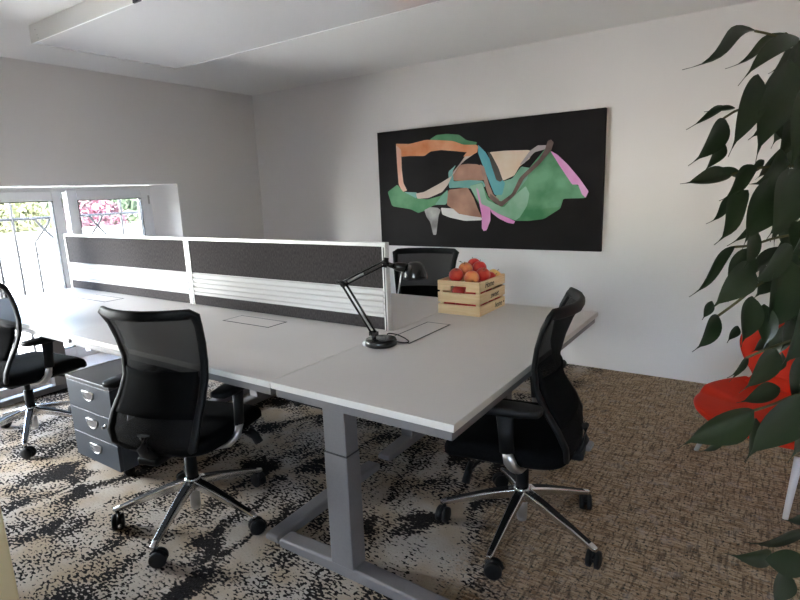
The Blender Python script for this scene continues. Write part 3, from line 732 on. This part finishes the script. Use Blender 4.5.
m.tube([L(J1[0] - .030, J1[1] + .012), L(J1[0] + .015, J1[1] - .008)], .007, 8); m.tube([L(J1[0], J1[1], -.03), L(J1[0], J1[1], .03)], .006, 8); m.tube([L(J2[0] + .006, J2[1] + .02), L(J2[0] - .004, J2[1] - .02)], .010, 8)
[mesh_obj('elbow_joint', q_, M['gloss'], lamp) for q_ in m.pieces()]
m = MB(); m.tube([L(.034, .362), L(.055, .352), L(.075, .346)], [.009, .011, .012], 12); m.tube([L(.068, .349), L(.085, .344), L(.115, .340), L(.125, .338)], [.014, .019, .021, .018], 16)
nk = mesh_obj('lamp_neck', m, M['gloss'], lamp)
hd = MB(); c = L(.160, .290); prof = []
n = 10
for i in range(n + 1):
    a_ = PI / 2 * i / n; prof.append((.052 * math.cos(a_) ** .75, .074 * math.sin(a_)))
inner = [(r * .96, h * .96) for r, h in prof[::-1]]
hd.lathe(prof + inner[1:], c, 32); sh = mesh_obj('lamp_shade', hd, M['gloss'], lamp)
bu = MB(); bu.lathe([(0, -.006), (.014, -.003), (.021, .008), (.021, .022), (.012, .040), (.012, .06), (0, .06)], c, 20); mesh_obj('bulb', bu, M['bulb'], sh)
m = MB(); m.tube([L(.105, .33), L(.098, .30), L(.082, .225)], [.0032, .003, .003], 8); mesh_obj('handle_rod', m, M['satin'], nk)
# cable to the hatch
cb = MB(); pts = [LB + Vector((.0, .07, .012)), at_z(386, 333, ZT + .02), at_z(396, 334, ZT + .022), at_z(405, 338, ZT + .012), at_z(410, 342, ZT + .004), at_z(404, 343, ZT + .003), at_z(397, 342, ZT + .003)]
def smooth(P, it=3):
    P = [Vector(p) for p in P]
    for _ in range(it):
        Q = [P[0]]
        for i in range(len(P) - 1): Q += [P[i].lerp(P[i + 1], .25), P[i].lerp(P[i + 1], .75)]
        P = Q + [P[-1]]
    return P
cb.tube([p_ - LB for p_ in smooth(pts)], .0028, 8); mesh_obj('power_cable', cb, M['black'], lamp)

# ------------------------------------------------------------------ crate and apples
KX0, KX1, KY0, KY1 = -.752, -.503, 1.222, 1.550
KH = .1825
kc = ((KX0 + KX1) / 2, (KY0 + KY1) / 2, ZT)
cr = thing('wooden_crate', 'small pine slatted crate of apples with handwritten lettering, on the white desk', 'crate', kc)
hx, hy = (KX1 - KX0) / 2, (KY1 - KY0) / 2; T = .009
SL = [(.0, .0535), (.0645, .118), (.129, .1825)]
mesh_obj('bottom_board', MB().box(-hx + T, hx - T, -hy + T, hy - T, .002, .010), M['pine'], cr)
for sx_ in (-1, 1):
    for sy_ in (-1, 1):
        x0, x1 = sorted((sx_ * (hx - T), sx_ * (hx - T - .018))); y0, y1 = sorted((sy_ * (hy - T), sy_ * (hy - T - .018)))
        mesh_obj('corner_post', MB().box(x0, x1, y0, y1, .0105, .176), M['pine'], cr)
for k, (z0, z1) in enumerate(SL):
    for s in (-1, 1):
        x0, x1 = sorted((s * hx, s * (hx - T))); mesh_obj('side_slat', MB().box(x0, x1, -hy, hy, z0 + .0005, z1), M['pine'], cr, .0015)
        y0, y1 = sorted((s * hy, s * (hy - T)))
        m = MB()
        if k == 2:   # hand hole cut into the lower edge of the top slat
            a = hx - T - .0003
            m.box(-a, -.045, y0, y1, z0, z1); m.box(.045, a, y0, y1, z0, z1); m.box(-.045, .045, y0, y1, z0 + .026, z1)
        else: m.box(-hx + T + .0003, hx - T - .0003, y0, y1, z0 + .0005, z1)
        mesh_obj('end_slat', m, M['pine'], cr, .0012)
def text_mesh(s, size, shear):
    cu = bpy.data.curves.new('t', 'FONT'); cu.body = s; cu.size = size; cu.shear = shear; cu.align_x = 'CENTER'; cu.align_y = 'CENTER'; cu.extrude = .0003; cu.offset = .0002
    o = bpy.data.objects.new('t', cu); COL.objects.link(o); dg = bpy.context.evaluated_depsgraph_get()
    me = bpy.data.meshes.new_from_object(o.evaluated_get(dg)); bpy.data.objects.remove(o); return me
tb = MB()
for (s, y, z, sz) in (('Home', -.045, .157, .044), ('sweet', .02, .091, .042), ('home \u2022', .085, .027, .042)):
    me = text_mesh(s, sz, .35); tb = MB(); tb.add([(hx + .0006 + v.co.z, y + v.co.x, z + v.co.y) for v in me.vertices], [tuple(p_.vertices) for p_ in me.polygons]); mesh_obj('lettering', tb, M['ink'], cr)

def make_apple(mname, r):
    t = MB(); n = 16; prof = []
    for i in range(n + 1):
        th = PI * i / n; rr = math.sin(th) * (1 + .06 * math.cos(th)); h = -math.cos(th) * .92
        dip = .22 * max(0, 1 - rr / .45) ** 1.5
        h = h + dip * (1 if h < 0 else -1) * .9
        prof.append((max(rr, 0) * r, h * r))
    t.lathe(prof, (0, 0, 0), 24)
    return t
AP = {k: mesh_obj('apple', make_apple(k, .0400), M[k]).data for k in ('apple', 'apple2', 'apple3')}
for o in [o for o in COL.objects if o.name.startswith('apple') and o.type == 'MESH']: bpy.data.objects.remove(o)
stm = MB(); stm.tube([(0, 0, .022), (.001, 0, .034), (.004, 0, .044)], [.0012, .0012, .0018], 6)
st_o = mesh_obj('stem', stm, M['trunk']); st_me = st_o.data; bpy.data.objects.remove(st_o)
lf = MB(); lf.add([(0, 0, .032), (-.012, .010, .050), (-.024, .004, .060), (-.032, -.004, .060), (-.020, -.012, .054), (-.008, -.010, .044)], [(0, 1, 4, 5), (1, 2, 3, 4)])
lf_o = mesh_obj('stem_leaf', lf, M['leaf']); lf_me = lf_o.data; bpy.data.objects.remove(lf_o)
def apple(pos, kind, label, group, rot=(0, 0, 0), leaf=False):
    o = bpy.data.objects.new('apple', AP[kind]); COL.objects.link(o); o.location = pos; o.rotation_euler = rot; tag(o, label, 'apple', group)
    s = bpy.data.objects.new('stem', st_me); COL.objects.link(s); s.parent = o
    if leaf: l = bpy.data.objects.new('leaf', lf_me); COL.objects.link(l); l.parent = o
    return o
GRP = 'apples heaped in the crate'
def ap(u, v, z, *a, **k): apple(at_z(u, v, z), *a, **k)
ap(456.2, 275, .945, 'apple', 'red apple at the end of the heap nearest the chair back', GRP, (.3, .2, 0))
ap(465.4, 269, .964, 'apple2', 'orange red apple with a dark leaf, leaning against the topmost apple', GRP, (.2, -.3, 1), leaf=True)
ap(474.0, 264.5, .970, 'apple', 'red apple at the very top of the heap', GRP, (-.2, .3, 2))
ap(471.8, 278, .936, 'apple2', 'orange yellow apple turned bottom out, at the near edge of the crate', GRP, (2.0, .25, .6))
ap(483.0, 274.5, .941, 'apple', 'dark red apple beside the one turned bottom out', GRP, (.5, -.2, 1))
ap(494.0, 275.5, .915, 'apple3', 'yellow apple at the far end of the heap', GRP, (-.3, .5, 0))
ap(490.5, 278.5, .908, 'apple', 'red apple wedged in front of the yellow apple', GRP, (.9, .2, 2))
ap(479.5, 267.5, .965, 'apple', 'red apple touching the topmost apple, above the dark red one', GRP, (.1, .2, 2))
apple((-.63, 1.42, .905), 'apple', 'red apple low in the middle of the heap, behind the one turned bottom out', GRP, (.4, .1, 1))
for i in range(3):
    for j in range(4):
        apple((kc[0] + (i - 1) * .074, kc[1] + (j - 1.5) * .078, ZT + .0475), 'apple', 'red apple at the bottom of the crate, glimpsed through the slats', 'apples at the bottom of the crate', (random.random() * .5, random.random() * .5, random.random() * 6))
for i in range(2):
    for j in range(3):
        apple((kc[0] + (i - .5) * .078, kc[1] + (j - 1) * .082, ZT + .109), 'apple', 'red apple under the heap, glimpsed between the slats', 'apples in the middle of the crate', (random.random() * .5, random.random() * .5, random.random() * 6))

# ------------------------------------------------------------------ red chair
RC = Vector((.835, 1.43, 0)); ryaw = R_(-113)
rc = thing('red_chair', 'red shell lounge chair with white legs behind the plant', 'chair', RC, ryaw - PI / 2)
# local: front +y
def shell(x, t):       # t 0 front edge .. 1 back top; returns local point
    pass
rows = []; NT_ = 26
path = [(.32, .385), (.29, .402), (.2, .41), (.08, .405), (-.05, .398), (-.16, .395), (-.235, .410), (-.275, .46), (-.30, .54), (-.325, .63), (-.345, .70), (-.352, .735)]
wid = [.17, .245, .30, .315, .31, .28, .235, .215, .29, .33, .30, .17]
P = smooth([Vector((0, a, b)) for a, b in path], 2); Wd = smooth([Vector((w_, 0, 0)) for w_ in wid], 2)
for p_, w_ in zip(P, Wd):
    row = []
    for j in range(15):
        u = j / 7 - 1; lift = .05 * u * u if p_.z < .45 else 0; fwd = .09 * u * u if p_.z >= .41 else 0
        row.append((w_.x * u, p_.y + fwd, p_.z + lift * (0.35 if p_.y > .1 else 1)))
    rows.append(row)
m = MB(); m.loft(rows, closed=False, cap=False); so = mesh_obj('shell', m, M['red'], rc, recalc=False)
sd = so.modifiers.new('th', 'SOLIDIFY'); sd.thickness = .028; sd.offset = -1; ss = so.modifiers.new('s', 'SUBSURF'); ss.levels = 1; ss.render_levels = 1
inv = Matrix.Rotation(-(ryaw - PI / 2), 4, 'Z')
def loc(pt): return inv @ (Vector(pt) - RC)
def leg(top, foot):
    m = MB(); a, b = loc(top), loc(foot); d = (a - b)
    m.tube([b, b + d * .5, a], [.011, .014, .017], 12); return mesh_obj('leg', m, M['whitemetal'], rc)
fA, fB = at_z(696, 450, 0), at_z(785, 519, 0)
tB = at_d(799, 458, (at_z(785, 519, 0) - CAM).dot(-RZ) + -.02)
leg((.60, 1.62, .372), (fA.x, fA.y, 0)); leg((tB.x, tB.y, min(tB.z, .37)), (fB.x, fB.y, 0))
leg((1.0, 1.58, .372), (1.16, 1.80, 0)); leg((1.03, 1.22, .372), (1.22, 1.20, 0))

# ------------------------------------------------------------------ potted plant
PB = Vector((1.08, .10, 0))
pl = thing('potted_ficus', 'tall dark green leafy ficus plant hanging over the red chair', 'plant', PB)
m = MB(); m.lathe([(0, 0), (.14, 0), (.15, .01), (.19, .34), (.195, .36), (.175, .36), (.165, .32), (.0, .30)], n=32); mesh_obj('pot', m, M['pot'], pl)
m = MB(); m.lathe([(0, .318), (.166, .318), (.166, .325), (.08, .332), (0, .334)], n=24); mesh_obj('soil', m, M['soil'], pl)
leaves = MB(); stems = MB()
def leaf(Bp, Tp, w, nrm, fold=.25, droop=.08, wav=0.0, tipn=.25):
    """pointed blade from Bp to Tp with half width w; nrm = rough facing"""
    Bp, Tp = Vector(Bp), Vector(Tp); ax = Tp - Bp; Ln = ax.length; a = ax.normalized()
    side = a.cross(nrm);
    if side.length < 1e-3: side = a.orthogonal()
    side.normalize(); nn = side.cross(a).normalized()
    K = 12; rings = []
    for i in range(K + 1):
        t = i / K
        ww = w * (math.sin(PI * min(1, t / (1 - tipn * .55)) ** .85) ** .9 if t < (1 - tipn * .55) else 0)
        ww = max(ww, w * .10 * (1 - t) * 2 if t > .6 else 0, .0006)
        c = Bp + a * (Ln * t) + nn * (droop * Ln * (4 * t * (1 - t))) + side * (wav * Ln * math.sin(2 * PI * t))
        tw = nn * (wav * .5 * w * math.sin(PI * 3 * t))
        rings.append([c - side * ww + nn * fold * ww + tw, c - side * ww * .5 + nn * fold * ww * .35, c, c + side * ww * .5 + nn * fold * ww * .35, c + side * ww + nn * fold * ww - tw])
    leaves.loft([[q - PB for q in r] for r in rings], closed=False, cap=False)
rd = random.Random(11)
px = lambda u, v, d: at_d(u, v, d)
def LF(bu, bv, tu, tv, wpx, d0=1.0, d1=None, face=.25, wav=0.0, fold=None):
    d1 = d0 if d1 is None else d1
    view = RZ.copy(); n = (view + Vector((rd.uniform(-1, 1), rd.uniform(-1, 1), rd.uniform(-.2, .9))) * face).normalized()
    leaf(px(bu, bv, d0), px(tu, tv, d1), wpx * (d0 + d1) / 2 / F_PX, n, rd.uniform(.25, .6) if fold is None else fold, rd.uniform(.0, .12), wav + rd.uniform(-.03, .03))
LV = [  # base u,v, tip u,v, half width px, depth base, depth tip, tilt, waviness
 (757, 31, 682, 70, 7, 1.02, .95, .3, .05), (786, 33, 725, 69, 4.5, 1.05, 1.0, .4, .05), (796, 36, 738, 86, 10, 1.0, .95, .4, -.04),
 (758, 74, 728, 157, 14, .95, .92, .2, .02), (797, 52, 768, 74, 7, 1.05, 1.0, .4, 0), (790, 66, 757, 95, 8, 1.1, 1.05, .3, 0),
 (735, 108, 704, 112, 3, 1.0, .97, .3, .02), (726, 107, 686, 130, 4, 1.02, .98, .3, .02), (726, 120, 688, 166, 11.5, .98, .95, .2, .02),
 (722, 140, 702, 175, 7, 1.03, 1.0, .3, 0), (732, 174, 680, 184, 9, .98, .94, .25, .03), (742, 177, 711, 168, 5, 1.05, 1.02, .3, 0),
 (757, 166, 719, 201, 8, 1.0, .97, .4, .05), (738, 198, 706, 224, 5, 1.02, 1.0, .5, .03), (748, 190, 714, 245, 10, .98, .95, .2, .02),
 (790, 60, 755, 165, 18, .95, .92, .2, 0), (812, 80, 788, 175, 17, .90, .88, .2, .0), (799, 40, 776, 120, 16, 1.0, .97, .3, 0),
 (788, 160, 744, 184, 11, 1.0, .95, .4, .05), (775, 178, 742, 250, 20, .97, .94, .15, 0), (800, 170, 766, 240, 20, .95, .92, .2, 0),
 (735, 246, 689, 297, 6, 1.0, .95, .5, .05), (749, 262, 708, 313, 15, .96, .93, .15, 0), (748, 248, 728, 302, 13, .98, .95, .2, 0),
 (762, 218, 727, 246, 5, 1.05, 1.03, .3, 0), (758, 232, 744, 268, 9, .95, .93, .4, 0), (792, 246, 745, 285, 12, .96, .94, .3, .03),
 (800, 262, 757, 284, 14, 1.0, .97, .3, 0), (790, 260, 762, 340, 22, .98, .95, .15, 0), (810, 290, 776, 372, 22, .95, .93, .2, 0),
 (712, 301, 702, 320, 5, 1.05, 1.05, .3, 0), (718, 315, 692, 352, 9.5, .98, .95, .2, .02), (752, 296, 741, 347, 13, .94, .92, .25, 0),
 (764, 304, 762, 352, 11, .96, .95, .3, 0), (738, 326, 727, 343, 4.5, 1.02, 1.0, .3, 0), (766, 339, 752, 352, 7, 1.0, 1.0, .3, 0),
 (777, 350, 739, 393, 11, .92, .90, .25, .02), (748, 357, 727, 378, 4, 1.0, .98, .3, 0), (746, 360, 729, 382, 2.5, 1.0, .98, .3, 0),
 (780, 388, 736, 403, 9, .95, .93, .5, 0), (782, 352, 770, 378, 6, .97, .96, .3, 0), (754, 410, 677, 449, 17, .86, .84, .1, .0),
 (803, 394, 745, 463, 19, .88, .86, .15, 0), (756, 418, 744, 462, 8, .92, .90, .3, 0), (806, 352, 792, 412, 15, .95, .93, .25, 0),
 (812, 400, 788, 462, 15, .9, .88, .3, 0), (805, 382, 780, 432, 12, .95, .93, .3, 0), (726, 436, 698, 452, 5, .95, .93, .4, 0),
 (771, 556, 724, 553, 9, .95, .92, .15, .02), (806, 533, 744, 542, 6, 1.0, .97, .3, .02), (812, 520, 781, 519, 6, 1.02, 1.0, .3, .02),
 (765, 559, 822, 568, 13, .93, .92, .2, 0), (784, 568, 772, 608, 13, .93, .91, .2, 0), (812, 588, 796, 618, 10, .95, .93, .3, 0),
 (794, 108, 772, 170, 14, 1.05, 1.0, .3, 0), (806, 128, 792, 205, 16, 1.0, .98, .3, 0), (785, 205, 770, 242, 11, 1.05, 1.03, .3, 0),
 (806, 214, 785, 262, 13, 1.0, .98, .4, 0), (783, 100, 756, 118, 8, 1.1, 1.08, .4, 0), (770, 120, 748, 140, 6, 1.08, 1.05, .4, 0),
 (764, 160, 745, 176, 4, 1.05, 1.05, .4, 0), (770, 268, 752, 300, 12, 1.05, 1.02, .3, 0), (792, 318, 780, 352, 12, 1.02, 1.0, .3, 0)]
for l in LV: LF(*l)
# canopy outside and behind the hand-placed leaves
for k in range(430):
    v = rd.uniform(-60, 420); u = rd.uniform(782 if 60 < v < 330 else 825, 1000)
    if u < 800 and v > 400: continue
    d = rd.uniform(1.0, 1.45); b = px(u, v, d); dr = Vector((rd.uniform(-.6, .6), rd.uniform(-.6, .6), -rd.uniform(.5, 1.3))).normalized()
    leaf(b, b + dr * rd.uniform(.08, .13), rd.uniform(.018, .028), Vector((rd.uniform(-1, 1), rd.uniform(-1, 1), .6)).normalized(), .35, .08, rd.uniform(-.05, .05))
mesh_obj('foliage', leaves, M['leaf'], pl, recalc=False)
tr = MB()
tops = [(900, 60, 1.15), (850, 120, 1.05), (930, 200, 1.3), (860, 250, 1.15)]
tr.tube(smooth([(0, 0, .32), (.02, .01, .7), (-.01, .02, 1.1), (.03, .03, 1.45), (.02, .02, 1.75)]), [.017] * 12 + [.012] * 13 + [.007] * 6 if False else .013, 10)
mesh_obj('trunk', tr, M['trunk'], pl)
def twig(pts, r=.0022): stems.tube([p_ - PB for p_ in smooth([px(*q) for q in pts], 2)], r, 6)
tz = lambda z: PB + Vector((0.01, .02, z))
for a_, pts in ((1.66, [(850, 70, 1.08), (800, 44, 1.04), (770, 34, 1.03), (755, 31, 1.02)]), (1.6, [(840, 95, 1.05), (799, 44, 1.05), (785, 33, 1.05)]),
                (1.5, [(830, 110, 1.05), (780, 100, 1.03), (740, 108, 1.0), (724, 118, .98)]), (1.4, [(840, 170, 1.05), (780, 165, 1.02), (745, 170, 1.0), (730, 175, .98)]),
                (1.3, [(830, 230, 1.05), (780, 236, 1.02), (750, 246, 1.0), (735, 247, 1.0)]), (1.2, [(830, 280, 1.05), (770, 275, 1.0), (740, 300, .98), (718, 316, .98)]),
                (1.12, [(840, 330, 1.0), (790, 340, .98), (760, 352, .96), (746, 358, 1.0)]), (1.05, [(840, 390, .98), (800, 392, .92), (775, 404, .9), (752, 411, .87)]),
                (.8, [(850, 545, 1.0), (815, 565, .95), (785, 560, .94), (769, 557, .95)])):
    q = smooth([tz(a_)] + [px(*c_) for c_ in pts], 2); stems = MB(); stems.tube([c_ - PB for c_ in q], .0024, 6); mesh_obj('twig', stems, M['stem'], pl)

# ------------------------------------------------------------------ light
w = bpy.data.worlds.new('sky'); SC.world = w; w.use_nodes = True; nt = w.node_tree
bg = nt.nodes['Background']
sky = nt.nodes.new('ShaderNodeTexSky'); sky.sky_type = 'NISHITA'; sky.sun_disc = False; sky.sun_elevation = R_(52); sky.sun_rotation = R_(200); sky.altitude = 200; sky.air_density = 1.0; sky.dust_density = 2.5
mx = nt.nodes.new('ShaderNodeMix'); mx.data_type = 'RGBA'; mx.inputs[0].default_value = .45; mx.inputs[7].default_value = (.30, .30, .30, 1)
nt.links.new(sky.outputs[0], mx.inputs[6]); nt.links.new(mx.outputs[2], bg.inputs['Color']); bg.inputs['Strength'].default_value = 3.4
def area(name, loc_, target, sx_, sy_, power, col=(1, 1, 1)):
    l = bpy.data.lights.new(name, 'AREA'); l.shape = 'RECTANGLE'; l.size = sx_; l.size_y = sy_; l.energy = power; l.color = col
    o = bpy.data.objects.new(name, l); COL.objects.link(o); o.location = loc_
    o.rotation_euler = (Vector(target) - Vector(loc_)).to_track_quat('-Z', 'Y').to_euler(); return o
sun = bpy.data.lights.new('sun', 'SUN'); sun.energy = 34.0; sun.angle = .01; so = bpy.data.objects.new('sun', sun); COL.objects.link(so)
so.rotation_euler = Vector((-.6, -.3, -1.0)).to_track_quat('-Z', 'Y').to_euler()
area('added_daylight_low', (-5.95, -2.6, 1.9), (-3.7, 1.2, 1.1), 3.2, 2.4, 1150, (1, .98, .96))  # added area lamp out of view, boosts the daylight through the niche window

# ------------------------------------------------------------------ camera
cam = bpy.data.cameras.new('camera'); co = bpy.data.objects.new('camera', cam); COL.objects.link(co)
cam.sensor_width = 36; cam.lens = 36 * F_PX / 800; cam.clip_start = .02; cam.clip_end = 200
Mx = Matrix(((RX.x, RY.x, RZ.x, CAM.x), (RX.y, RY.y, RZ.y, CAM.y), (RX.z, RY.z, RZ.z, CAM.z), (0, 0, 0, 1)))
co.matrix_world = Mx; SC.camera = co
vs = SC.view_settings; vs.view_transform = 'Standard'; vs.look = 'None'; vs.gamma = 1; vs.use_curve_mapping = False; vs.exposure = 1.45
SC.cycles.use_denoising = True
SC.cycles.max_bounces = 10; SC.cycles.diffuse_bounces = 6; SC.cycles.transparent_max_bounces = 12; SC.cycles.caustics_reflective = False; SC.cycles.caustics_refractive = False
